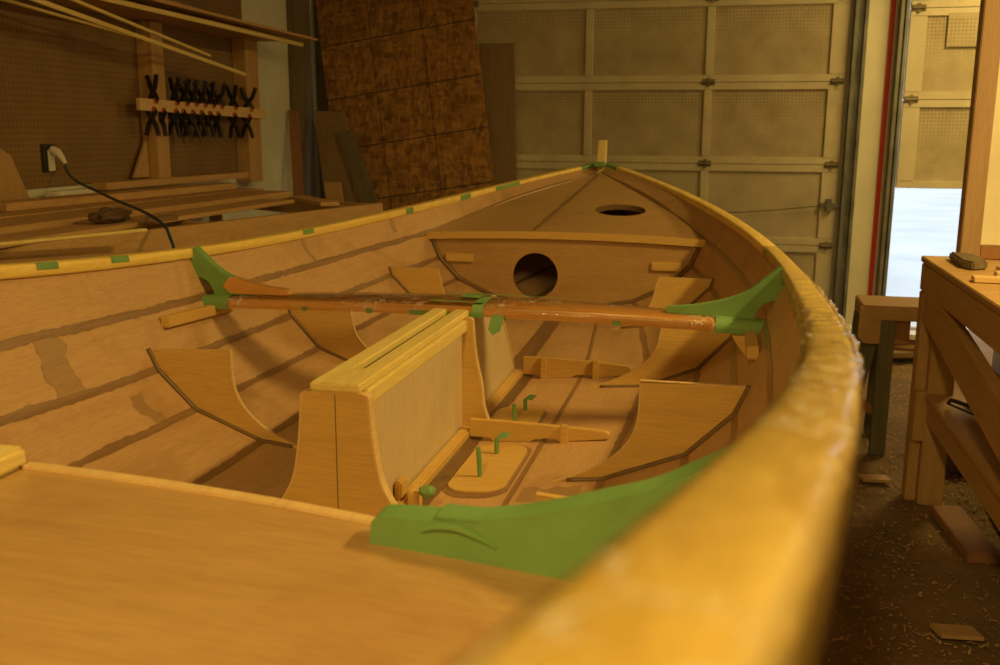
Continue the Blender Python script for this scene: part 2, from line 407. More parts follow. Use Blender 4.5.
# outlet and cord
ol = empty('power_outlet', (-2.4, 4.07, -.14), 'open wall outlet box in the pegboard left of the clamps', 'outlet')
obj('outlet_box', MB().box(-2.399, -2.385, 4.03, 4.115, -.205, -.075, .003), DARKM, ol)
obj('socket_plate', MB().box(-2.385, -2.377, 4.055, 4.10, -.20, -.10, .003), WHITE, ol)
def cr(P, n=8):
    P = [Vector(p) for p in P]; P = [P[0]*2-P[1]]+P+[P[-1]*2-P[-2]]; o = []
    for i in range(1, len(P)-2):
        for k in range(n):
            t = k/n; a, b, c, d = P[i-1:i+3]
            o.append(.5*((2*b)+(c-a)*t+(2*a-5*b+4*c-d)*t*t+(3*b-3*c+d-a)*t**3))
    o.append(P[-2]); return o
CORD = [(-2.31, 4.08, -.165), (-2.28, 4.04, -.19), (-2.17, 3.95, -.235), (-1.985, 3.83, -.270), (-1.78, 3.68, -.300), (-1.56, 3.50, -.320), (-1.37, 3.33, -.345), (-1.265, 3.22, -.385)]
cb = empty('extension_cord', (-2.38, 4.07, -.11), 'dark blue cord plugged into the outlet and trailing over the lumber bench', 'cord')
obj('cable', MB().tube(cr(CORD+[(-1.215, 3.15, -.50), (-1.24, 3.0, -.9), (-1.22, 2.95, -1.2), (-1.25, 2.7, -1.372)]), .006, 8), CORDM, cb, smooth='all')
obj('plug', MB().tube([(-2.375, 4.075, -.10), (-2.345, 4.075, -.112), (-2.325, 4.08, -.14), (-2.31, 4.08, -.168)], [.018, .020, .014, .009], 10), WHITE, cb, 'white plug', smooth=True)

# ------------------------------------------------------------------ lumber bench (strongback) by the left wall
BT = -.38
ben = empty('lumber_bench', (-1.75, 3.4, FZ), 'long low timber frame bench along left wall carrying boards', 'bench')
f0, f1 = Vector((-1.83, 1.65, BT-.045)), Vector((-1.065, 4.92, BT-.045))
obj('rail', MB().beam(f0, f1, .038, .09), TIMB, ben)
r0, r1 = Vector((-2.33, 1.7, BT-.045)), Vector((-1.62, 5.25, BT-.045)); r0b = Vector((-2.36, 1.65, BT-.045)); r1b = Vector((-2.30, 5.6, BT-.045))
obj('rail', MB().beam(r0b, r1b, .038, .09), TIMB, ben)
for t in (.02, .32, .62, .98):
    a = f0.lerp(f1, t); b = r0b.lerp(r1b, t)
    a += (b-a).normalized()*.02; b += (a-b).normalized()*.02
    obj('cross_piece', MB().beam(a, b, .038, .085), TIMBX, ben)
for t in (.06, .5, .94):
    for a in (f0.lerp(f1, t)+Vector((-.065, 0, 0)), r0b.lerp(r1b, t)+Vector((.04, 0, 0))):
        obj('leg', MB().box(a.x-.035, a.x+.035, a.y-.02, a.y+.02, FZ, BT-.005, .003), TIMBZ, ben)
boards = [((-1.66, 1.7, BT+.010), (-1.56, 4.75, BT+.012), .18, .019, TIMB, 'wide pale board lying on the lumber bench nearest the boat'),
          ((-1.915, 1.7, BT+.020), (-1.80, 5.15, BT+.020), .26, .036, TIMB, 'thick plank on the lumber bench between the wide pale board and the wall stack'),
          ((-2.20, 1.8, BT+.020), (-2.02, 5.35, BT+.020), .17, .036, TIMB, 'lowest plank of the stack of lumber against the wall'),
          ((-2.24, 3.5, BT+.057), (-2.10, 5.2, BT+.057), .14, .034, TIMB, 'middle plank of the stack of lumber against the wall'),
          ((-2.33, 4.35, BT+.095), (-2.26, 5.72, BT+.095), .085, .036, TIMB, 'top plank of the lumber stack, tight under the pegboard edge')]
for a, b, w, h, m, la in boards: obj('plank', MB().beam(a, b, w, h), m, None, la, 'plank', 'planks on the lumber bench')
obj('plank', MB().beam((-1.22, 4.62, BT+.012), (-1.56, 5.0, BT+.012), .10, .02), TIMB, None, 'short board crossing the far end of the lumber bench aslant', 'plank', 'planks on the lumber bench')
obj('wood_strip', MB().beam((-1.66, 2.1, BT+.026), (-1.30, 3.12, BT+.026), .035, .010), PINE, None, 'short pale strip lying on the near rail of the lumber bench', 'wood strip')
obj('white_block', MB().box(-2.36, -2.30, 3.98, 4.28, BT-.003, -.29, .004), WHITE, None, 'small white block behind the planks under the outlet', 'block')
obj('plywood_offcut', MB().prism([(-2.39, 3.45, BT), (-2.39, 3.93, BT), (-2.39, 3.80, -.12), (-2.39, 3.45, .05)], (.015, 0, 0)), TIMBX, None, 'slanted plywood offcut leaning on the pegboard at the left edge of the picture', 'plywood')
obj('plywood_offcut', MB().prism([(-2.375, 4.70, -.26), (-2.375, 4.852, -.26), (-2.375, 4.845, -.05)], (.013, 0, 0)), TIMBX, None, 'small triangular plywood offcut standing against the nearer wall stud', 'plywood')
# rag and small scraper on bench
b = bmesh.new(); bmesh.ops.create_icosphere(b, subdivisions=4, radius=1)
for v in b.verts:
    n = noise.noise(v.co*2.2)*.35+noise.noise(v.co*6)*.12; v.co *= 1+n
    v.co = Vector((-1.60+v.co.x*.055, 3.36+v.co.y*.10, BT+.047+max(v.co.z, -.75)*.030))
obj('crumpled_rag', MB().bm(b), RAG, None, 'dark brown crumpled rag lying on the lumber bench by the cord', 'rag', smooth='all')
obj('wood_scrap', MB().prism([(-1.50, 3.40, BT+.022), (-1.44, 3.42, BT+.022), (-1.41, 3.52, BT+.022), (-1.46, 3.56, BT+.022)], (.01, 0, .02)), GREYB, None, 'small wood scrap lying beside the rag on the lumber bench', 'wood scrap')

# ------------------------------------------------------------------ sheets and boards leaning in the far left corner
def lean(name, p, mat, label, cat='board', th=.018, group=None):
    """quad sheet given by four corners (bottom-left, bottom-right, top-right, top-left)"""
    P = [Vector(q) for q in p]; n = (P[1]-P[0]).cross(P[3]-P[0]).normalized()
    return obj(name, MB().prism(P, n*-th), mat, None, label, cat, group)
# strand board: 1.22 x 2.44, rotated about 9 degrees in its plane, foot pulled off the wall
c0 = Vector((-1.33, 7.02, FZ+.03)); tilt = math.radians(8)
uu = Vector((math.cos(math.radians(9)), 0, math.sin(math.radians(9)))); vv = Vector((-math.sin(math.radians(9)), 0, math.cos(math.radians(9))))
def tl(v): return Vector((v.x, v.z*math.sin(tilt), v.z*math.cos(tilt)))
bl = Vector((-2.00, 6.88, FZ+.002)); 
P4 = [bl, bl+tl(uu*1.20), bl+tl(uu*1.20+vv*2.44), bl+tl(vv*2.44)]
dz = 0
sh = empty('strand_board_sheet', (bl.x, bl.y, bl.z), 'large dark brown strand board sheet leaning on the far wall', 'board')
nn = (P4[1]-P4[0]).cross(P4[3]-P4[0]).normalized()
obj('sheet', MB().prism(P4, nn*-.014), OSB, sh)
ln = MB()
for k in (.42, .84, 1.24, 1.62, 2.02): ln.beam(P4[0]+tl(vv*k)+nn*.001, P4[1]+tl(vv*k)+nn*.001, .002, .008, vv, 0)
for k in (.4, .8): ln.beam(P4[0]+tl(uu*k)+nn*.001, P4[3]+tl(uu*k)+nn*.001, .002, .004, uu, 0)
obj('printed_lines', ln, DARKM, sh, 'dark nailing lines')
lean('wood_board', [(-1.02, 7.13, FZ), (-.77, 7.13, FZ), (-.86, 7.28, .62), (-1.12, 7.28, .62)], GREYB, 'tall brown board leaning on the garage door right of the strand board', group='boards leaning on the far wall')
lean('wood_board', [(-2.16, 6.30, FZ), (-2.09, 6.30, FZ), (-2.325, 6.72, .13), (-2.40, 6.72, .13)], REDB, 'narrow reddish board, leftmost of those leaning in the corner', group='boards leaning on the far wall')
lean('wood_board', [(-1.97, 6.53, FZ), (-1.72, 6.53, FZ), (-2.04, 6.91, .12), (-2.28, 6.91, .13)], GREYB, 'wide grey-brown board leaning beside the narrow reddish one', group='boards leaning on the far wall')
lean('wood_board', [(-1.45, 6.44, FZ), (-1.32, 6.44, FZ), (-1.95, 6.82, -.005), (-2.07, 6.82, -.01)], GREYW, 'dark weathered board leaning against the edge of the strand board', group='boards leaning on the far wall')
lean('wood_board', [(-1.86, 6.36, FZ), (-1.72, 6.36, FZ), (-1.96, 6.58, -.37), (-2.08, 6.58, -.37)], TIMBX, 'short pale board end standing low in front of the leaning boards', group='boards leaning on the far wall')
for ya, yb, x1, la in ((6.78, 6.98, -2.36, 'rough dark upright plank against the left wall beside the white strip'), (7.0, 7.16, -2.395, 'rough dark upright plank against the left wall nearest the corner')):
    obj('rough_plank', MB().box(-2.412, x1, ya, yb, FZ, 1.5, .006), GREYW, None, la, 'plank', 'dark uprights in the far left corner')
obj('rough_post', MB().box(-2.40, -2.16, 7.27, 7.36, FZ, 1.5, .006), GREYW, None, 'rough dark post in the far corner behind the strand board', 'post')

# ------------------------------------------------------------------ THE BOAT
boat = empty('wooden_boat', (0, 2.3, FZ+.42), 'unfinished plywood rowing boat with long curved gunwales, filling the foreground', 'boat')
YB, ZB = 5.7327, -.185
A = (.7688, -.7524, .3719, -.0935); D = (-.1719, .1245, -.013)
YS = -1.57
def sheer(y):
    t = YB-y
    b = A[0]*t+A[1]*t*t/3+A[2]*t**3/10+A[3]*t**4/40
    return max(b, 0), ZB+D[0]*t+D[1]*t*t/3+D[2]*t**3/10
CH = [
 [(-1.45, 0, .05), (-.6, .45, -.08), (.23, .655, -.24), (.9, .745, -.36), (1.75, .805, -.46), (2.27, .822, -.488), (2.7, .828, -.502), (3.31, .795, -.501), (3.95, .71, -.485), (4.357, .628, -.468), (4.70, .50, -.41), (5.03, .345, -.34), (5.66, 0, -.234)],
 [(-1.35, 0, -.1), (-.6, .36, -.24), (.23, .59, -.40), (.9, .69, -.51), (1.75, .740, -.605), (2.27, .757, -.635), (3.15, .752, -.640), (3.95, .670, -.612), (4.357, .577, -.585), (5.0, .32, -.49), (5.58, 0, -.36)],
 [(-1.2, 0, -.3), (-.6, .25, -.42), (.23, .46, -.57), (.9, .57, -.66), (1.75, .640, -.72), (2.27, .650, -.740), (3.15, .650, -.752), (3.95, .570, -.715), (4.357, .487, -.680), (5.0, .24, -.60), (5.47, 0, -.50)],
 [(-1.0, 0, -.5), (-.6, .13, -.58), (.23, .31, -.70), (.9, .39, -.76), (1.75, .445, -.80), (2.27, .460, -.815), (3.15, .480, -.818), (3.95, .400, -.785), (4.357, .330, -.755), (5.0, .14, -.69), (5.3, 0, -.64)],
 [(-.8, 0, -.65), (-.5, .05, -.69), (.23, .16, -.77), (.9, .21, -.81), (1.75, .250, -.835), (2.27, .255, -.838), (3.15, .255, -.836), (3.95, .21, -.81), (4.357, .17, -.79), (4.9, .07, -.75), (5.15, 0, -.72)],
 [(-.72, 0, -.68), (.23, 0, -.79), (.9, 0, -.825), (1.75, 0, -.850), (2.5, 0, -.853), (3.15, 0, -.851), (3.95, 0, -.83), (4.357, 0, -.805), (5.08, 0, -.735)]]
def pchip(X, Y, x):
    n = len(X)
    if x <= X[0]: return Y[0]
    if x >= X[-1]: return Y[-1]
    h = [X[i+1]-X[i] for i in range(n-1)]; d = [(Y[i+1]-Y[i])/h[i] for i in range(n-1)]
    def m(i):
        if i == 0: return d[0]
        if i == n-1: return d[-1]
        if d[i-1]*d[i] <= 0: return 0
        w1 = 2*h[i]+h[i-1]; w2 = h[i]+2*h[i-1]; return (w1+w2)/(w1/d[i-1]+w2/d[i])
    k = max(i for i in range(n-1) if X[i] <= x); t = (x-X[k])/h[k]
    return (2*t**3-3*t*t+1)*Y[k]+(t**3-2*t*t+t)*h[k]*m(k)+(-2*t**3+3*t*t)*Y[k+1]+(t**3-t*t)*h[k]*m(k+1)
def chine(j, y):
    """j = 0 sheer, 1..5 seams, 6 keel"""
    if j == 0: b, z = sheer(y); return b+.022*min(1, b/.06), z-.006
    C = CH[j-1]; X = [c[0] for c in C]
    return pchip(X, [c[1] for c in C], y), pchip(X, [c[2] for c in C], y)
def yend(j): return (YS, YB) if j == 0 else (CH[j-1][0][0], CH[j-1][-1][0])
def section(y, side=1):
    """list of (x, z) from sheer down to keel"""
    o = []
    for j in range(7):
        a, b = yend(j)
        if a <= y <= b: x, z = chine(j, y); o.append((side*x, z))
    return o
def hull_x(y, z):
    S = section(y)
    for (x0, z0), (x1, z1) in zip(S, S[1:]):
        if z1 <= z <= z0: t = (z0-z)/(z0-z1+1e-9); return x0+(x1-x0)*t
    return S[-1][0]
def hull_z(y, x):
    S = section(y)
    for (x0, z0), (x1, z1) in zip(S, S[1:]):
        if x1 <= x <= x0: t = (x0-x)/(x0-x1+1e-9); return z0+(z1-z0)*t
    return S[-1][1]
NS = 90
def cpt(j, s, side):
    a, b = yend(j); y = a+(b-a)*s; x, z = chine(j, y); return Vector((side*x, y, z))
TH = .009
for side, nm in ((-1, 'port'), (1, 'starboard')):
    for j in range(6):
        mbk = MB(); rows_i = []; rows_o = []
        for i in range(NS+1):
            s = i/NS; p = cpt(j, s, side); q = cpt(j+1, s, side)
            a = cpt(j, min(s+.01, 1), side)-cpt(j, max(s-.01, 0), side)
            n = a.cross(q-p); n.normalize()
            if n.x*side < 0 and j < 5: n = -n
            if j == 5 and n.z > 0: n = -n
            rows_i.append([p, (p*2+q)/3, (p+q*2)/3, q]); rows_o.append([v+n*TH for v in rows_i[-1]])
        R = [a+b[::-1] for a, b in zip(rows_i, rows_o)]
        mbk.grid(R, True)
        obj('hull_plank', mbk, PLY, boat, smooth=True)
# keelson outside and stem
st = MB().prism([(-.022, 5.66, -.235), (-.022, 5.72, -.06), (-.022, 5.79, -.055), (-.022, 5.775, -.19), (-.022, 5.70, -.33), (-.022, 5.55, -.56), (-.022, 5.28, -.76), (-.022, 5.02, -.80), (-.022, 5.02, -.745), (-.022, 5.28, -.65), (-.022, 5.46, -.48), (-.022, 5.60, -.33)], (.044, 0, 0), .003)
obj('stem', st, PINE, boat)
kl = MB()
for i in range(20):
    y0 = -.7+i*.3; y1 = y0+.3; z0 = chine(6, y0)[1]-.012; z1 = chine(6, min(y1, 5.08))[1]-.012
    kl.prism([(-.02, y0, z0), (-.02, y1, z1), (-.02, y1, z1-.04), (-.02, y0, z0-.04)], (.04, 0, 0))
obj('keel', kl, PINE, boat)
ss = MB().prism([(-.02, -1.55, .1), (-.02, -1.62, .12), (-.02, -1.5, -.2), (-.02, -1.1, -.62), (-.02, -.72, -.75), (-.02, -.72, -.70), (-.02, -1.05, -.52), (-.02, -1.35, -.15)], (.04, 0, 0))
obj('sternpost', ss, PINE, boat)

# epoxy seams with ragged edges, laid over every plank edge
def ribbon(path, nrm, wfun, side_dirs, lift=.0012, parent=boat, mat=EPOX, name='epoxy_seam'):
    rows = []
    for k, (p, (da, db)) in enumerate(zip(path, side_dirs)):
        w1 = wfun(k, 0); w2 = wfun(k, 1)
        a = p+da*w1; b = p+db*w2
        inn = nrm[k]
        rows.append([a+inn*lift, p+da*.005+inn*(lift+.0006), p+db*.005+inn*(lift+.0006), b+inn*lift])
    return obj(name, MB().grid(rows), mat, parent, smooth='all')
for side in (-1, 1):
    for j in range(1, 6):
        path, nr, sd = [], [], []
        for i in range(2, 599):
            s = i/600; p = cpt(j, s, side); u = (cpt(j-1, s, side)-p); d = (cpt(j+1, s, side)-p)
            if u.length < .01 or d.length < .01: continue
            u.normalize(); d.normalize()
            t = (cpt(j, s+.002, side)-cpt(j, s-.002, side)).normalized()
            n1 = t.cross(u).normalized(); n2 = t.cross(d).normalized()
            if n1.x*side > 0: n1 = -n1
            if n2.z < 0: n2 = -n2
            if j < 5 and n2.x*side > 0: n2 = -n2
            path.append(p); nr.append((n1+n2).normalized()); sd.append((u, d))
        def wf(k, e, j=j, side=side):
            p = path[k]; v = .0115+.006*noise.noise(Vector((p.y*7, j*7+e*3, side*5)))+.004*noise.noise(Vector((p.y*38, j*3+e*9, side*3)))
            v *= .55 if j == 5 else 1
            return max(.007, v)*min(1, (p-cpt(j, 1, side)).length*2+.2)
        ribbon(path, nr, wf, sd)
# keel fillet: broad soft one beside the trunk
path = [Vector((0, y, chine(6, y)[1])) for y in [(.9+i*.02) for i in range(180)]]
rows = []
for p in path:
    w = .035+.008*noise.noise(Vector((p.y*8, 3, 0))); hz = lambda x: hull_z(p.y, abs(x))
    rows.append([Vector((x, p.y, hz(x)+.002)) for x in (-w, -w/2, 0, w/2, w)])
obj('epoxy_seam', MB().grid(rows), EPOX, boat, smooth='all')
# butt straps and smears on the planks: irregular darker epoxy patches, a few centimetres wide
def patch(j, side, y, w, f0=0., f1=1., seed=0):
    rows = []
    for i in range(13):
        f = f0+(f1-f0)*i/12; row = []
        for k in range(5):
            e = (k/4-.5)*w*(1+.5*noise.noise(Vector((f*7, seed, k//3*4.))))
            yy = y+e+.02*noise.noise(Vector((f*3, seed*2.1, 5)))
            x0, z0 = chine(j, yy); x1, z1 = chine(j+1, yy)
            p = Vector((side*(x0+(x1-x0)*f), yy, z0+(z1-z0)*f))
            n = Vector((-side, 0, .35)).normalized(); row.append(p+n*.0011)
        rows.append(row)
    obj('epoxy_patch', MB().grid(rows), STAIN, boat, smooth='all')
patch(0, -1, 3.42, .022, .1, 1, 1); patch(1, -1, 1.93, .10, .05, .98, 2); patch(2, -1, 2.13, .05, .3, .98, 3)
patch(0, -1, 4.12, .03, .2, .7, 4); patch(0, 1, 3.62, .012, .05, 1, 5); patch(3, 1, 3.05, .03, 0, 1, 6); patch(3, 1, 1.95, .02, 0, 1, 8); patch(2, 1, 3.6, .012, 0, 1, 9)
patch(4, 1, 2.12, .10, .2, .9, 11)
# dark stain band under the rails
for side in (-1, 1):
    rows = []
    for i in range(300):
        y = .6+i*5.0/300; x0, z0 = chine(0, y); x0 -= .004; z0 -= .034; x1, z1 = chine(1, y); w = .10+.10*noise.noise(Vector((y*5, side*9, 2)))+.08*noise.noise(Vector((y*22, side, 7))); w = max(.05, w)
        p = Vector((side*x0, y, z0)); q = Vector((side*x1, y, z1)); n = Vector((-side, 0, 0))
        rows.append([p+n*.0012, p.lerp(q, w/2)+n*.0012, p.lerp(q, w)+n*.0012])
    obj('epoxy_smear', MB().grid(rows), STAIN, boat, smooth='all')

# gunwales
RW, RH = .050, .034
def rail_ring(y, side, grow=0., n=20, rag=0.):
    x, z = sheer(y); e = .02; wd = RW-(.009*min(1, max(0, (1.9-y)/1.2)) if side > 0 else 0)
    x2, z2 = sheer(y+e); x1, z1 = sheer(y-e)
    t = Vector((side*(x2-x1), 2*e, z2-z1)).normalized()
    o = Vector((0, 0, 1)).cross(t); o.z = 0; o.normalize()
    if o.x*side < 0: o = -o
    c = Vector((side*x, y, z))+o*(RW-wd/2)-Vector((0, 0, RH/2-.004))
    u = Vector((0, 0, 1)); out = []
    for k in range(n):
        a = 2*math.pi*k/n; ca, sa = math.cos(a), math.sin(a); ex = .42
        px = (abs(ca)**ex)*(1 if ca > 0 else -1)*(wd/2+grow); pz = (abs(sa)**ex)*(1 if sa > 0 else -1)*(RH/2+grow)
        if rag:
            h = noise.noise(Vector((y*5, k*.20, side)))*1.1+(.5-abs(noise.noise(Vector((y*13+k*.35, k*.16, 9))))*2.4)+noise.noise(Vector((y*24-k*.3, k*.3, 4)))*.35
            g = rag*max(h, -.2); px *= 1+g*1.0; pz *= 1+g*1.3
        out.append(c+o*px+u*pz)
    return out
for side, la in ((-1, None), (1, None)):
    R = []
    ys = [YS+.05+i*(YB-.03-YS-.05)/220 for i in range(221)]
    for y in ys: R.append(rail_ring(y, side))
    m = MB().grid(R, True); m.f.append(tuple(range(20))); m.f.append(tuple(len(m.v)-20+k for k in range(20)))
    g = obj('gunwale', m, RAILM, boat, smooth=True)
    if side == 1: g1 = g
    else: g0 = g
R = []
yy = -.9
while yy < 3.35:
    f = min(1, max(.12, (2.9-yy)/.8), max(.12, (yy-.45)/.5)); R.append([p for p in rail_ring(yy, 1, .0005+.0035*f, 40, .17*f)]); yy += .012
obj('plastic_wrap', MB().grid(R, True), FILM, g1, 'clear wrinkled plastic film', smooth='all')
# green tape on the gunwales
def tape_band(y0, y1, side, parent, grow=.0012, ks=None):
    R = []; n = 6
    for i in range(n+1):
        r = rail_ring(y0+(y1-y0)*i/n, side, grow+.0006*random.random())
        R.append([r[k % 20] for k in ks] if ks else r)
    obj('tape', MB().grid(R, not ks), GREEN, parent, 'green masking tape', smooth=True)
# (ring index: 0 outboard, 5 top, 10 inboard, 15 underside)
tape_band(5.60, 5.70, -1, g0); tape_band(5.60, 5.70, 1, g1)
for a, b in ((4.98, 5.16), (4.70, 4.78), (4.25, 4.31)): tape_band(a, b, -1, g0, .0015, [8, 9, 10, 11])
for a, b in ((2.28, 2.36), (1.98, 2.06), (3.42, 3.5)): tape_band(a, b, -1, g0, .0015, [7, 8, 9, 10])
for a, b in ((.98, 1.03), (1.15, 1.18), (3.25, 3.29)): tape_band(a, b, 1, g1, .0015, [9, 10, 11, 12])
bh = MB().box(-.030, .030, 5.585, 5.70, -.205, -.176, .006)
obj('bow_tape', bh, GREEN, boat, 'green masking tape')

# foredeck and forward bulkhead
YK = 4.357
def deckz(x, y, crown=.016):
    t = (y-YK)/(5.66-YK); half = max(chine(1, y)[0], .001)
    return -.468+t*(.234)+crown*(1-(x/half)**2)*(1-t)
hc = (.212, 4.80); hr = .122
def ring_fill(outer, hole, zf, th):
    """deck plate with a hole: bridge-filled by triangle_fill"""
    b = bmesh.new(); es = []
    for loop in (outer, hole):
        vs = [b.verts.new((x, y, 0)) for x, y in loop]
        es += [b.edges.new((vs[i], vs[(i+1) % len(vs)])) for i in range(len(vs))]
    bmesh.ops.triangle_fill(b, use_beauty=True, use_dissolve=False, edges=es)
    r = bmesh.ops.extrude_face_region(b, geom=b.faces[:])
    new = {e for e in r['geom'] if isinstance(e, bmesh.types.BMVert)}
    for v in b.verts: v.co.z = zf(v.co.x, v.co.y)-(th if v in new else 0)
    bmesh.ops.recalc_face_normals(b, faces=b.faces[:])
    return b
outer = [(chine(1, y)[0]-.002, y) for y in [YK+i*(5.64-YK)/24 for i in range(25)]]
outer = outer+[(-x, y) for x, y in outer[::-1]]
# refine aft edge
aft = [(-chine(1, YK)[0]+.002+i*(2*chine(1, YK)[0]-.004)/20, YK) for i in range(1, 20)]
hole = [(hc[0]+hr*math.cos(a*math.pi/20), hc[1]+hr*.92*math.sin(a*math.pi/20)) for a in range(40)]
dk = obj('foredeck', MB().bm(ring_fill(outer+aft, hole, deckz, .008)), PLYD, boat)
hm = MB(); hm.grid([[Vector((x, y, deckz(x, y)-d)) for x, y in hole] for d in (-.001, .010, .028)], True)
hi = [(hc[0]+(hr-.012)*math.cos(a*math.pi/20), hc[1]+(hr-.012)*.92*math.sin(a*math.pi/20)) for a in range(40)]
hm.grid([[Vector((x, y, deckz(x, y)-.022)) for x, y in L] for L in (hole, hi)], True)
obj('hatch_ring', hm, EPOX2, dk, 'dark rim of the oval deck opening')
# centre seam on the deck
rows = []
for i in range(60):
    y = YK+.02+i*(5.6-YK-.02)/60; w = .010+.008*noise.noise(Vector((y*9, 1, 4))); x0 = -.14*(1-(y-YK)/(5.6-YK))
    rows.append([Vector((x0-w, y, deckz(x0-w, y)+.001)), Vector((x0+w, y, deckz(x0+w, y)+.001))])
obj('deck_seam', MB().grid(rows), EPOX, dk)
# bulkhead
def bulk(y, top, hole, th, below=-2):
    S = [(x, z) for x, z in section(y) if z < top(section(y)[1][0])+.03]
    zt = top(0)
    x1 = hull_x(y, top(chine(1, y)[0]))
    right = [(x1, top(x1))]+[(x, z) for x, z in section(y) if z < top(x1)-.004]
    poly = right+[(-x, z) for x, z in right[::-1] if x > 1e-6]
    tops = [(-x1+i*2*x1/16, top(-x1+i*2*x1/16)) for i in range(1, 16)]
    b = bmesh.new(); es = []
    for loop in [poly+tops]+([hole] if hole else []):
        vs = [b.verts.new((x, y, z)) for x, z in loop]; es += [b.edges.new((vs[i], vs[(i+1) % len(vs)])) for i in range(len(vs))]
    bmesh.ops.triangle_fill(b, use_beauty=True, use_dissolve=False, edges=es)
    r = bmesh.ops.extrude_face_region(b, geom=b.faces[:])
    for e in r['geom']:
        if isinstance(e, bmesh.types.BMVert): e.co.y += th
    bmesh.ops.recalc_face_normals(b, faces=b.faces[:])
    return b, right
hole = [(-.12+.103*math.cos(a*math.pi/20), -.650+.103*math.sin(a*math.pi/20)) for a in range(40)]
b, right = bulk(YK, lambda x: deckz(x, YK)-.008, hole, .009)
bk = obj('bulkhead', MB().bm(b), PLYD, boat)
obj('port_ring', MB().grid([[Vector((x, YK+d, z)) for x, z in hole] for d in (-.001, .012)], True), EPOX2, bk, 'dark rim of the round opening')
for (x, z), s in (((-.475, -.578), -1), ((.468, -.588), 1)):
    m = MB().box(-.066, .066, -.018, 0, -.020, .020, .004); 
    M = Matrix.Translation((x, YK, z)) @ Matrix.Rotation(-s*.05*0, 4, 'Y')
    m.v = [M @ v for v in m.v]
    obj('cleat_block', m, KNEE, bk)
for x0, x1, z0, z1 in ((-.43, -.415, -.655, -.60), (.37, .385, -.615, -.568)):
    pass
tr = MB(); xs = [-.632+i*1.264/24 for i in range(25)]
tr.grid([[Vector((x, YK-.024, deckz(x, YK)+.004)), Vector((x, YK+.004, deckz(x, YK)+.004)), Vector((x, YK+.004, deckz(x, YK)-.028)), Vector((x, YK-.024, deckz(x, YK)-.028))] for x in xs], True)
obj('deck_beam', tr, KNEE, boat)
def fillet_path(y, pts, r, mat=EPOX2, parent=boat):
    P = [Vector((x, y, z)) for x, z in pts]; Q = []
    for a, b_ in zip(P, P[1:]):
        for k in range(6): Q.append(a.lerp(b_, k/6))
    Q.append(P[-1]); obj('fillet', MB().tube(Q, [r*(1+.25*noise.noise(q*13)) for q in Q], 8), mat, parent, smooth='all')
for s in (-1, 1): fillet_path(YK-.004, [(s*(x-.006), z+.004) for x, z in right], .011)

# frame knees: curved plywood brackets standing on the planks
def knee_frame(y, ztop, inner, side, th=.009):
    xo = hull_x(y, ztop)
    hull = [(xo, ztop)]+[(x, z) for x, z in section(y) if z < ztop-.003 and x > inner[-1][0]+.01]+[(inner[-1][0], hull_z(y, inner[-1][0]))]
    inn = cr([(x, 0, z) for x, z in inner], 5); inn = [(p.x, p.z) for p in inn]
    poly = hull+inn[::-1][1:]
    f = obj('frame_knee', MB().prism([(side*x, y, z) for x, z in poly], (0, th, 0)), KNEE, boat)
    # bare cut edge of the plywood
    e = MB(); e.grid([[Vector((side*(x-.0006), y-.0006, z)), Vector((side*(x-.0006), y+th+.0006, z)), Vector((side*(x+.003), y+th+.0006, z)), Vector((side*(x+.003), y-.0006, z))] for x, z in inn], True)
    e.box(min(side*inn[0][0], side*xo), max(side*inn[0][0], side*xo), y-.0006, y+th+.0006, ztop-.002, ztop+.0008, 0)
    obj('cut_edge', e, EDGE, f, 'pale bare plywood edge')
    hf = hull[:-1]+[(hull[-1][0]+.05, hull_z(y, hull[-1][0]+.05))]
    fillet_path(y, [(side*(x-.003), z+.002) for x, z in hf], .0065, parent=f)
for s in (-1, 1):
    knee_frame(2.21 if s > 0 else 2.29, -.565 if s > 0 else -.58, [(.538, -.57), (.535, -.655), (.515, -.712), (.470, -.762), (.405, -.802), (.325, -.834)], s)
    knee_frame(3.12, -.56, [(.535, -.56), (.528, -.62), (.508, -.70), (.445, -.765), (.36, -.81), (.29, -.833)], s)
    knee_frame(3.95, -.578, [(.462, -.578), (.45, -.62), (.435, -.68), (.40, -.74), (.34, -.785), (.27, -.802)], s)

# trunk
XT = -.032
tk = bpy.data.objects.new('daggerboard_trunk', None); COL.objects.link(tk); tk.parent = boat; tk['label'] = 'pale plywood trunk with a slotted pine cap on the centreline'
YA, YF = 1.775, 2.60; ZC = -.497
def obj2(name, m, mat, **k): return obj(name, m, mat, tk, **k)
for s in (-1, 1):
    obj2('side_panel', MB().prism([(XT+s*.046, YA+.02, -.86), (XT+s*.046, YF+.05, -.86), (XT+s*.046, YF+.05, ZC-.02), (XT+s*.046, YA+.02, ZC-.02)], (-s*.009, 0, 0)), PALE)
    obj2('cap_cleat', MB().box(min(XT+s*.046, XT+s*.060), max(XT+s*.046, XT+s*.060), YA+.03, YF, ZC-.052, ZC-.019, .003), PINE)
    # base cleat
    obj2('base_cleat', MB().box(min(XT+s*.047, XT+s*.078), max(XT+s*.047, XT+s*.078), YA+.10, YF-.03, -.855, -.818, .005), KNEE)
U = [(-.0525, YA-.004), (.0525, YA-.004), (.0525, YF+.04), (.012, YF+.04), (.012, YA+.135), (.0, YA+.125), (-.012, YA+.135), (-.012, YF+.04), (-.0525, YF+.04)]
obj2('slotted_cap', MB().prism([(XT+x, y, ZC-.018) for x, y in U], (0, 0, .018), .003), PINE)
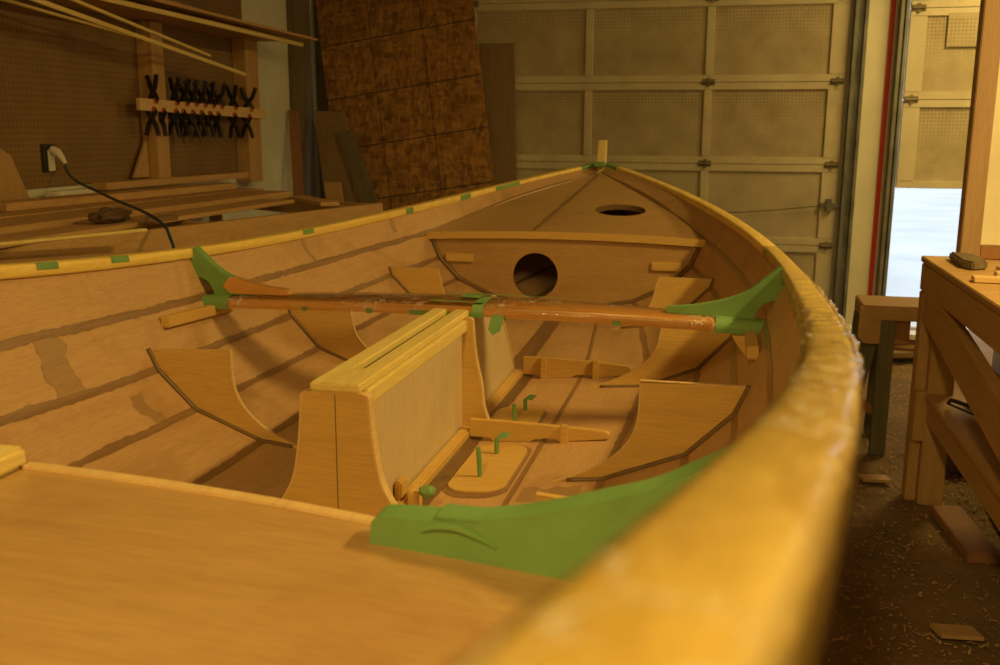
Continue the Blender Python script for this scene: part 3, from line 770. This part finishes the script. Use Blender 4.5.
def flare(y, zt, wt, ztshoulder, wb, zb, th, name, curve=None):
    R_ = cr([(wt-.012, 0, zt), (wt, 0, zt-.012), (wt+.002, 0, zt-.05), (wt+.008, 0, zt-.12), (wt+.025, 0, zt-.20), (wt+(wb-wt)*.55, 0, zt-.27), (wb, 0, zb)], 5)
    pts = [(p.x, p.z) for p in R_]
    poly = [(XT+x, z) for x, z in pts]+[(XT-x, z) for x, z in pts[::-1]]
    f = obj2(name, MB().prism([(x, y, z) for x, z in poly], (0, th, 0)), KNEE)
    for s in (-1, 1):
        e = MB(); e.grid([[Vector((XT+s*(x+.0008), y-.0006, z)), Vector((XT+s*(x+.0008), y+th+.0006, z)), Vector((XT+s*(x-.004), y+th+.0006, z)), Vector((XT+s*(x-.004), y-.0006, z))] for x, z in pts], True)
        obj('cut_edge', e, EDGE, f, 'pale bare plywood edge')
    return f
# sub-part depth: the trunk's own parts are sub-parts of the boat, so cut edges hang on the trunk
_obj = obj
def flare_panel(y, zt, wt, wb, zb, th, name):
    R_ = cr([(wt-.014, 0, zt), (wt-.003, 0, zt-.004), (wt, 0, zt-.016), (wt+.003, 0, zt-.06), (wt+.010, 0, zt-.12), (wt+.025, 0, zt-.19), (wt+(wb-wt)*.5, 0, zt-.26), (wb, 0, zb)], 5)
    pts = [(p.x, p.z) for p in R_]
    poly = [(XT+x, z) for x, z in pts]+[(XT-x, z) for x, z in pts[::-1]]
    obj2(name, MB().prism([(x, y, z) for x, z in poly], (0, th, 0)), KNEE)
    e = MB()
    for s in (-1, 1):
        e.grid([[Vector((XT+s*(x+.0008), y-.0006, z)), Vector((XT+s*(x+.0008), y+th+.0006, z)), Vector((XT+s*(x-.004), y+th+.0006, z)), Vector((XT+s*(x-.004), y-.0006, z))] for x, z in pts], True)
    obj2('cut_edge', e, EDGE)
flare_panel(YA-.006, ZC-.018, .073, .205, -.870, .024, 'end_frame')
obj2('seam_line', MB().box(XT+.001, XT+.003, YA-.0065, YA-.005, -.85, ZC-.022, 0), EPOX2)
flare_panel(2.575, ZC-.012, .078, .145, -.855, .018, 'middle_frame')
# forward part of the trunk with a curved front edge
fp = [(2.59, -.855), (3.27, -.855), (3.25, -.80), (3.19, -.72), (3.10, -.63), (3.02, -.565), (2.97, -.51), (2.59, -.51)]
for s in (-1, 1): obj2('forward_panel', MB().prism([(XT+s*.050, y, z) for y, z in fp], (-s*.009, 0, 0)), PALE)
e = MB(); e.grid([[Vector((XT-.052, y, z)), Vector((XT+.052, y, z)), Vector((XT+.052, y-.008, z-.004)), Vector((XT-.052, y-.008, z-.004))] for y, z in fp[1:7]], True); obj2('cut_edge', e, EDGE)
for s in (-1, 1): obj2('base_cleat', MB().box(min(XT+s*.051, XT+s*.082), max(XT+s*.051, XT+s*.082), 2.60, 3.26, -.855, -.818, .005), KNEE)
# blocks by the base of the trunk
obj2('stop_block', MB().box(XT+.079, XT+.100, 1.98, 2.03, -.85, -.795, .004), KNEE)
obj2('stop_block', MB().box(XT+.048, XT+.066, 1.98, 2.03, -.818, -.775, .004), KNEE)
bb = bmesh.new(); bmesh.ops.create_icosphere(bb, subdivisions=3, radius=1)
for v in bb.verts: v.co *= 1+.25*noise.noise(v.co*1.8); v.co = Vector((.092+v.co.x*.020, 1.99+v.co.y*.016, -.793+v.co.z*.014))
obj2('tape_wad', MB().bm(bb), GREEN, label='green tape wad', smooth='all')
# fillet along the trunk foot
rows = []
for i in range(120):
    y = 1.86+i*1.45/119; w = .012+.007*noise.noise(Vector((y*12, 5, 2))); x = XT+(.079 if y < 2.58 else .083)
    rows.append([Vector((x, y, -.838)), Vector((x+.008, y, hull_z(y, x+.008)+.004)), Vector((x+.02+w, y, hull_z(y, x+.02+w)+.002))])
obj2('base_fillet', MB().grid(rows), EPOX2, smooth='all')

# floor timbers
def timber(y, s, x0, x1, ztop, zend, name='floor_timber', blocks=()):
    f = lambda x: hull_z(y, x)+.0005
    top = [(x0, ztop), (x0+.10, ztop), (x1-.12, ztop-.004), (x1-.01, zend), (x1, zend-.006)]
    bot = [(x1, f(x1)+.004), (.30, f(.30)), (.285, f(.285)+.010), (.235, f(.235)+.010), (.22, f(.22)), (.115, f(.115)), (.105, f(.1)+.013), (.06, f(.06)+.013), (x0, f(x0)+.013)]
    poly = [(s*x, y, z) for x, z in top+bot]
    ft = obj(name, MB().prism(poly, (0, .020, 0), .0015), KNEE, boat)
    for bx in blocks: obj('upright_cleat', MB().box(s*bx-.011, s*bx+.011, y-.016, y+.001, -.846, ztop+.006, .003), KNEE, ft)
timber(2.53, 1, .047, .435, -.787, -.795, blocks=(.315,)); timber(2.53, -1, .112, .435, -.787, -.795, blocks=(.33,))
timber(3.25, 1, .052, .425, -.772, -.785, blocks=(.125, .305)); timber(3.25, -1, .115, .425, -.772, -.785, blocks=(.30,))
for s in (1,):
    y = 1.98; x0 = .340; f = lambda x: hull_z(y, x)
    obj('floor_timber', MB().prism([(s*x0, y, f(x0)), (s*x0, y, -.775), (s*.47, y, -.785), (s*.52, y, f(.52)), (s*.46, y, f(.46))], (0, .02, 0)), KNEE, boat)
# pads with green pegs
def pad(cx, cy, hw, hl, pegs):
    loop = []
    for a in range(48):
        t = 2*math.pi*a/48; c_, s_ = math.cos(t), math.sin(t)
        r = hw*.86; loop.append((cx+math.copysign(hw-r, c_)+r*c_, cy+math.copysign(hl-r, s_)+r*s_))
    f = obj('floor_pad', MB().prism([(x, y, hull_z(y, max(x, 0))+.001) for x, y in loop], (0, 0, .008), .001), KNEE, boat)
    R = [[Vector((cx+(x-cx)*k, cy+(y-cy)*k, hull_z(cy+(y-cy)*k, max(cx+(x-cx)*k, 0))+h)) for x, y in loop] for k, h in ((1.0, .006), (1.05, .003), (1.12, .001))]
    obj('pad_fillet', MB().grid(R, True), EPOX, f)
    for (x, y, h, dx, flag) in pegs:
        z = hull_z(y, x)+.009
        m = MB().tube([(x, y, z), (x+dx*.3, y, z+h*.5), (x+dx, y, z+h)], [.006, .0065, .006], 8)
        if flag: m.prism([(x+dx-.002, y, z+h), (x+dx+.012, y+.006, z+h+.010), (x+dx+.032, y+.006, z+h+.007), (x+dx+.020, y-.005, z+h-.003)], (.002, .004, .003))
        obj('taped_peg', m, GREEN, f, 'peg wrapped in green tape', smooth=True)
pad(.160, 2.30, .072, .185, ((.155, 2.22, .075, -.004, False), (.155, 2.40, .045, .002, True)))
pad(.133, 2.74, .075, .125, ((.142, 2.69, .055, -.002, False), (.147, 2.82, .035, .0, True)))

# thwart beam with knees
th = bpy.data.objects.new('thwart', None); COL.objects.link(th); th.parent = boat; th['label'] = 'reddish cross beam spanning the hull, shiny film and green tape on it'
def zt(x): return -.486-.020*(x/.84)**2
def yf(x): return 2.63+.03*(x/.84)**2
def yr(x): return yf(x)+.055+.105*max(0, 1-(abs(x)/.80)**2.2)
rows = []
for i in range(61):
    x = -.845+i*1.69/60; z = zt(x); a, b_ = yf(x), yr(x)
    rows.append([Vector((x, a, z-.030)), Vector((x, a-.002, z-.018)), Vector((x, a+.003, z-.002)), Vector((x, (a+b_)/2, z+.004)), Vector((x, b_, z)), Vector((x, b_, z-.012)), Vector((x, b_-.03, z-.020)), Vector((x, a+.03, z-.034))])
m = MB().grid(rows, True); m.f.append(tuple(range(8))); m.f.append(tuple(len(m.v)-8+k for k in range(8)))
obj('beam', m, THW, th, smooth=True)
# film over the beam: thin, slightly wrinkled
def beam_skin(x0, x1, lift, mat, name, rag=0, front=True, rear=True, top=True, seed=0):
    R = []; n = max(4, int((x1-x0)/.008))
    for i in range(n+1):
        x = x0+(x1-x0)*i/n; z = zt(x); a, b_ = yf(x), yr(x)
        g = lambda k: lift+rag*(noise.noise(Vector((x*22, k*1.3, seed)))+.5)
        row = []
        if front: row += [Vector((x, a-g(0), z-.032)), Vector((x, a-.002-g(1), z-.018))]
        if top: row += [Vector((x, a+.001, z-.001+g(2)))]+[Vector((x, a+(b_-a)*t, z+.004*(1-abs(2*t-1))+g(3+t*3))) for t in (.2, .4, .6, .8)]
        if rear: row += [Vector((x, b_+g(7), z+g(7))), Vector((x, b_+g(8), z-.014))]
        R.append(row)
    return obj(name, MB().grid(R), mat, th, smooth='all')
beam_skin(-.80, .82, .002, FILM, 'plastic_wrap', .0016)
for x0, x1, kw in ((-.845, -.735, {}), (.70, .842, {}), (-.490, -.474, dict(rear=False, top=False)), (-.287, -.268, dict(rear=False, top=False)), (-.155, -.115, dict(rear=False, top=False)), (-.115, .03, dict(rear=False, top=False)), (.03, .062, dict(rear=False)), (.425, .448, dict(rear=False, top=False))):
    beam_skin(x0, x1, .0032, GREEN, 'tape', .0008, **kw).data.materials[0]
tp = MB()
def topstrip(x0, x1, f0_, f1_, g0_, g1_, seed=1):
    R = []
    for i in range(25):
        t = i/24; x = x0+(x1-x0)*t; a, b_ = yf(x), yr(x); z = zt(x)+.0095
        R.append([Vector((x, a+(b_-a)*(f0_+(f1_-f0_)*t+.05*noise.noise(Vector((x*30, 0, seed)))), z)), Vector((x, a+(b_-a)*(g0_+(g1_-g0_)*t+.06*noise.noise(Vector((x*30, 4, seed)))), z-.001))])
    obj('tape', MB().grid(R), GREEN, th, 'green tape strip')
topstrip(-.10, .06, .02, .05, .2, .16); topstrip(-.08, .26, .85, .97, 1.0, 1.05, 2); topstrip(-.03, .03, .55, .5, .9, .95, 3)
obj('tape', MB().prism([(.088, 2.622, -.51), (.125, 2.620, -.508), (.118, 2.600, -.548), (.096, 2.596, -.560), (.082, 2.604, -.545)], (0, .002, .001)), GREEN, th, 'loose hanging flap of green tape')

def hook_knee(s):
    y0 = 2.690
    out = [(.862, -.352), (.820, -.390), (.776, -.426), (.712, -.452), (.633, -.469), (.565, -.476)]
    top = [(p.x, p.z) for p in cr([(a, 0, b_) for a, b_ in out], 5)]
    low = [(.565, -.492), (.70, -.497), (.800, -.500), (.806, -.480), (.822, -.458), (.848, -.447), (.866, -.452), (.874, -.40)]
    b2 = [(.565, -.492), (.70, -.497)]+[(p.x, p.z) for p in cr([(a, 0, c_) for a, c_ in low[2:]], 4)]
    poly = top+b2
    return [(s*x, y0, z) for x, z in poly]
kn = obj('hanging_knee', MB().prism(hook_knee(1), (0, .034, 0), .006), GREEN, th, 'knee wrapped in green tape', smooth=True)
p = hook_knee(-1)
grn = [q for q in p]
kp = obj('hanging_knee', MB().prism([q for q in p if True], (0, .034, 0), .006), GREEN, th, 'knee with green tape on its upper arm', smooth=True)
# bare timber part of the port knee between tape and beam
low = [(-.565, 2.686, -.475), (-.633, 2.686, -.468), (-.712, 2.686, -.451), (-.745, 2.686, -.441), (-.77, 2.686, -.47), (-.745, 2.686, -.492), (-.555, 2.686, -.492), (-.555, 2.686, -.478)]
obj('bare_knee_arm', MB().prism(low, (0, .041, 0), .002), THW, th, 'bare reddish arm of the knee')
# seat risers on the planks under the thwart ends
for s in (-1, 1):
    y0, y1 = 2.40, 2.78; P = []
    m = MB()
    xa, xb = hull_x(y0, -.53), hull_x(y1, -.545)
    m.beam((s*(xa-.014), y0, -.528), (s*(xb-.014), y1, -.545), .028, .032, bev=.003)
    obj('seat_riser', m, KNEE, boat)
# triangular support under starboard beam end
obj('support_block', MB().prism([(.742, 2.66, -.535), (.792, 2.66, -.535), (.786, 2.66, -.60), (.755, 2.66, -.56)], (0, .03, 0)), KNEE, boat)
# hull cleat behind the port knee
obj('support_block', MB().prism([(-.80, 2.73, -.45), (-.852, 2.73, -.43), (-.80, 2.73, -.52), (-.79, 2.73, -.51)], (0, .03, 0)), KNEE, boat)

# aft deck, edge trim, quarter knee
def adz(x, y): return -.385-.013*(x/.38)**2+(.02*max(0, .2-y))
YD = .928
def ady(x): return YD-.035*(x+.05)/.45
ys = [YD+.0-i*.10 for i in range(18)]
rows = []
for i, y in enumerate(ys):
    hw = hull_x(y, adz(.7, y))-.003
    if y < -1.0: break
    row = []
    for k in range(25):
        x = -hw+2*hw*k/24; row.append((x, ady(x) if i == 0 else y, adz(x, y)))
    rows.append(row)
top = [[Vector(p) for p in r] for r in rows]; bot = [[Vector(p)-Vector((0, 0, .009)) for p in r] for r in rows]
m = MB(); m.grid(top); m.grid(bot); m.grid([top[0], bot[0]])
ad = obj('aft_deck', m, PLYD, boat, smooth='all')
xs = [-.70+1.42*i/40 for i in range(41)]
m = MB().grid([[Vector((x, ady(x)+.010, adz(x, .9)+.004)), Vector((x, ady(x)-.004, adz(x, .9)+.004)), Vector((x, ady(x)-.004, adz(x, .9)-.02)), Vector((x, ady(x)+.010, adz(x, .9)-.02))] for x in xs], True)
obj('deck_edging', m, EDGE, ad, 'pale edge strip')
b, right = bulk(.88, lambda x: adz(x, .88)-.012, None, -.009)
obj('bulkhead', MB().bm(b), KNEE, boat)
obj('deck_block', MB().box(-.20, -.062, .86, .935, -.384, -.360, .005), PINE, ad, 'small pale block on the deck edge')
# dark stain on deck beside the knee
tk_ = [(.389, -.376), (.400, -.370), (.45, -.368), (.502, -.363), (.555, -.352), (.61, -.335), (.657, -.320), (.692, -.302), (.725, -.283), (.757, -.262)]
lowk = [(.772, -.30), (.74, -.36), (.70, -.405), (.62, -.412), (.56, -.421), (.46, -.414), (.386, -.407)]
tp_ = [(p.x, p.z) for p in cr([(a, 0, c_) for a, c_ in tk_], 4)]
poly = [(x, .850, z) for x, z in tp_]+[(x, .850, z) for x, z in lowk]
qk = obj('quarter_knee', MB().prism(poly, (0, .036, 0), .005), GREEN, boat, 'large curved knee wrapped in green tape', smooth=True)
m = MB(); base = Vector((.475, .836, -.372))
pts = cr([(.44, .849, -.380), (.455, .848, -.374), (.475, .848, -.373), (.495, .848, -.379), (.515, .849, -.389)], 4)
m.tube(pts, [.0015+.0022*math.sin(math.pi*i/(len(pts)-1)) for i in range(len(pts))], 7)
m.box(.455, .50, .849, .884, -.3665, -.3630, .001)
obj('tape_fold', m, GREEN, qk, 'folded tape end', smooth=True)
# port mirror of the quarter knee, beyond the left edge of the frame
obj('quarter_knee', MB().prism([(-x, y+.02, z) for x, y, z in poly], (0, .050, 0), .007), GREEN, boat, 'large curved knee wrapped in green tape', smooth=True)

# cradles that carry the hull
for y, la in ((1.0, 'trestle carrying the boat under its aft half, hidden by the hull'), (4.0, 'trestle carrying the boat under its forward half, hidden by the hull')):
    c = empty('boat_trestle', (0, y, FZ), la, 'trestle')
    zk = chine(6, y)[1]-.060
    obj('top_beam', MB().box(-.42, .42, y-.045, y+.045, zk-.09, zk, .003), TIMBX, c)
    for sx in (-1, 1):
        for sy in (-1, 1):
            obj('leg', MB().beam((sx*.45, y+sy*.14, FZ+.01), (sx*.36, y+sy*.03, zk-.02), .04, .08), TIMBZ, c)

# ------------------------------------------------------------------ workbench on the right
wb = empty('workbench', (1.75, 2.7, FZ), 'rough timber workbench with diagonal brace and lower shelf at right edge', 'workbench')
BZ = -.452
obj('top', MB().box(1.43, 2.25, 1.3, 3.9, BZ-.022, BZ, .003), TIMBX, wb)
obj('apron', MB().box(1.432, 1.468, 1.32, 3.885, BZ-.125, BZ-.023, .004), TIMB, wb)
obj('apron', MB().box(1.468, 2.2, 3.85, 3.886, BZ-.14, BZ-.023, .004), TIMBX, wb)
for x, y in ((1.47, 3.76), (2.13, 3.76), (1.47, 1.4), (2.13, 1.4)):
    obj('leg', MB().box(x, x+.088, y, y+.088, FZ, BZ-.024, .004), TIMBZ, wb)
obj('leg', MB().box(1.432, 1.469, 3.80, 3.884, FZ, BZ-.127, .004), TIMBZ, wb)
obj('brace', MB().beam((1.4485, 3.78, -.60), (1.4485, 1.55, -.92), .036, .14, (0, 0, 1)), TIMB, wb)
obj('stretcher', MB().box(1.47, 1.505, 1.4, 3.75, -1.05, -.965, .003), TIMB, wb)
obj('stretcher', MB().box(2.10, 2.135, 1.4, 3.75, -1.05, -.965, .003), TIMB, wb)
obj('lower_shelf', MB().box(1.46, 2.2, 1.4, 3.758, -.963, -.945, .003), TIMB, wb)
obj('block', MB().box(1.431, 1.475, 3.76, 3.798, -1.13, -.94, .003), TIMBZ, wb)
# things on the bench
obj('hand_plane_body', MB().prism([(1.505, 3.80, BZ), (1.575, 3.74, BZ), (1.575, 3.54, BZ), (1.52, 3.50, BZ), (1.495, 3.55, BZ)], (0, 0, .030), .006), GREYW, None, 'flat dark grey tool lying on the corner of the workbench', 'tool')
for a, b_, w, la in (((1.462, 3.24, BZ+.010), (1.95, 3.20, BZ+.010), .06, 'pale flat stick lying across the workbench nearest its front edge'), ((1.60, 3.50, BZ+.009), (2.15, 3.62, BZ+.009), .05, 'pale flat stick lying on the workbench behind the grey tool'), ((1.56, 3.38, BZ+.008), (2.1, 3.33, BZ+.008), .06, 'second pale flat stick from the front edge of the workbench')):
    obj('flat_stick', MB().beam(a, b_, w, .016), EDGE, None, la, 'wood stick', 'sticks on the workbench')
# tall box unit behind: brown side, cream face
cb2 = empty('tall_cabinet', (1.9, 3.7, BZ), 'tall upright brown post with cream board standing on the workbench', 'cabinet')
obj('side_panel', MB().box(1.545, 1.612, 3.82, 3.89, BZ+.001, 1.25, .003), POSTM, cb2)
obj('face_panel', MB().box(1.613, 2.2, 3.84, 3.88, BZ+.05, 1.25, .003), CREAM, cb2, 'cream board')
obj('foot_rail', MB().box(1.613, 2.2, 3.825, 3.885, BZ+.001, BZ+.05, .003), REDB, cb2)
# clamp/tool and rag on the lower shelf
fc = empty('hand_saw_frame', (1.55, 3.45, -.945), 'dark metal clamp frame lying on the lower shelf of the workbench', 'tool')
obj('bar', MB().tube([(1.50, 3.56, -.925), (1.50, 3.53, -.905), (1.58, 3.38, -.90), (1.66, 3.24, -.905)], .007, 8), DARKM, fc)
obj('handle', MB().tube([(1.66, 3.24, -.905), (1.70, 3.16, -.915)], [.014, .016], 10), DARKM, fc)
obj('rod', MB().tube([(1.50, 3.56, -.927), (1.62, 3.30, -.93)], .004, 6), DARKM, fc)
b = bmesh.new(); bmesh.ops.create_icosphere(b, subdivisions=4, radius=1)
for v in b.verts:
    v.co *= 1+noise.noise(v.co*2.2)*.3+noise.noise(v.co*6)*.1; v.co = Vector((1.66+v.co.x*.08, 3.62+v.co.y*.08, -.905+max(v.co.z, -.8)*.045))
obj('crumpled_rag', MB().bm(b), RAG, None, 'dark crumpled rag on the lower shelf of the workbench', 'rag', smooth='all')
obj('cream_board', MB().box(2.30, 2.325, 2.2, 6.2, FZ, -.15, .003), CREAM, None, 'cream board standing upright behind the workbench', 'board')
# floor planks
obj('floor_plank', MB().prism([(1.50, 3.68, FZ+.002), (1.605, 3.685, FZ+.002), (1.64, 3.26, FZ+.002), (1.535, 3.245, FZ+.002)], (0, 0, .035), .003), REDB, None, 'short reddish plank lying on the floor beside the workbench leg', 'plank')
obj('floor_plank', MB().beam((1.76, 3.9, FZ+.03), (1.70, 2.9, FZ+.03), .06, .03), EDGE, None, 'pale batten lying on the floor under the workbench', 'plank')
obj('dark_toolbox', MB().box(1.62, 2.0, 4.15, 4.4, FZ+.002, FZ+.14, .01), GREYW, None, 'low dark box on the floor behind the workbench leg', 'box')

# sawhorse between boat and bench
sw = empty('sawhorse', (1.42, 4.42, FZ), 'small sawhorse with timber top and dark grey-green legs before the open door', 'sawhorse')
obj('top_beam', MB().box(1.30, 1.60, 4.34, 4.62, -.785, -.722, .004), TIMBX, sw)
obj('end_block', MB().prism([(1.288, 4.33, -.79), (1.288, 4.33, -.728), (1.375, 4.33, -.75), (1.375, 4.33, -.885), (1.31, 4.33, -.885), (1.288, 4.33, -.86)], (0, .035, 0), .002), TIMBX, sw)
obj('end_block', MB().box(1.44, 1.50, 4.37, 4.42, -.87, -.785, .003), REDB, sw)
obj('leg', MB().box(1.372, 1.436, 4.335, 4.375, FZ, -.785, .003), SAWL, sw)
obj('leg', MB().beam((1.24, 4.40, FZ+.01), (1.345, 4.39, -.86), .04, .07, (1, 0, 0)), SAWL, sw)
obj('leg', MB().beam((1.42, 4.66, FZ+.01), (1.42, 4.6, -.79), .06, .04, (0, 1, 0)), SAWL, sw)
obj('leg', MB().beam((1.30, 4.66, FZ+.01), (1.33, 4.6, -.79), .06, .04, (0, 1, 0)), SAWL, sw)
obj('brace', MB().beam((1.25, 4.36, -1.10), (1.375, 4.36, -1.19), .02, .035), REDB, sw)
# scrap pile behind
rs = random.Random(3)
mats = [TIMBX, EDGE, WHITE, GREYB, REDB, GREYW]
for k, (x, y, z, L, ang, m, la) in enumerate([
    (1.72, 6.3, .02, 1.0, .1, 5, 'dark scrap board at the bottom of the pile behind the sawhorse'),
    (1.70, 6.2, .055, .9, .35, 3, 'brown scrap board second from the bottom of the pile behind the sawhorse'),
    (1.75, 6.35, .09, .8, -.2, 0, 'tan scrap board in the middle of the pile behind the sawhorse'),
    (1.72, 6.3, .125, .9, .15, 4, 'reddish scrap board near the top of the pile behind the sawhorse'),
    (1.78, 6.3, .16, .8, -.3, 2, 'white scrap board, topmost of the pile behind the sawhorse')]):
    d = Vector((math.cos(ang), math.sin(ang), 0))*L/2; c_ = Vector((x, y, FZ+z+.004))
    obj('scrap_board', MB().beam(c_-d, c_+d, .14, .032), mats[m], None, la, 'scrap wood', 'scrap boards behind the sawhorse')
# wood shavings and chips all over the floor
m = MB(); rs = random.Random(5)
for i in range(11000):
    if i < 9600: x = rs.uniform(.95, 2.3); y = rs.uniform(1.2, 7.2)
    else: x = rs.uniform(-2.3, 1.0); y = rs.uniform(-1, 7.2)
    a = rs.uniform(0, 6.28); L = rs.uniform(.005, .024)*(1 if rs.random() < .94 else 2.2); w = rs.uniform(.002, .008); h = rs.uniform(.001, .008)
    d = Vector((math.cos(a), math.sin(a), rs.uniform(-.15, .15))); n = Vector((-math.sin(a), math.cos(a), rs.uniform(-.4, .4)))
    c_ = Vector((x, y, FZ+h+.003)); k = len(m.v)
    cur = rs.uniform(0, .35)*L
    row = [[c_+d*(t*L/2)+n*(s_*w/2)+Vector((0, 0, cur*(1-t*t))) for s_ in (-1, 1)] for t in (-1, 0, 1)]
    m.grid(row)
SHAV = wood('wood_shaving', (.50, .33, .17), (.20, .12, .06), 'x', .7, gs=.3)
obj('wood_shavings', m, SHAV, None, 'scattered wood shavings and chips over the shop floor', 'wood shavings', kind='stuff')
# a few larger chips
for k, (x, y, la) in enumerate(((1.28, 4.0, 'flat wood chip on the floor left of the workbench leg'), (1.33, 2.75, 'small square wood chip on the floor near the boat'), )):
    obj('wood_chip', MB().prism([(x, y, FZ+.012), (x+.11, y+.01, FZ+.012), (x+.13, y-.05, FZ+.012), (x+.02, y-.06, FZ+.012)], (0, 0, .012)), TIMBX, None, la, 'wood chip')

# ceiling lamps that give the warm light
for x, y in ((2.6, 6.1), (.3, -1.2), (2.5, 2.2)):
    L = empty('ceiling_lamp', (x, y, CZ), 'warm tube lamp under the ceiling, %s' % {6.1: 'nearest the garage doors', -1.2: 'above the stern of the boat', 2.2: 'above the workbench'}[y], 'lamp')
    obj('housing', MB().box(x-.10, x+.10, y-.68, y+.68, CZ-.05, CZ-.001, .004), WHITE, L)
    for dx in (-.05, .05): obj('tube', MB().tube([(x+dx, y-.62, CZ-.055), (x+dx, y+.62, CZ-.055)], .013, 10), GLOW, L)
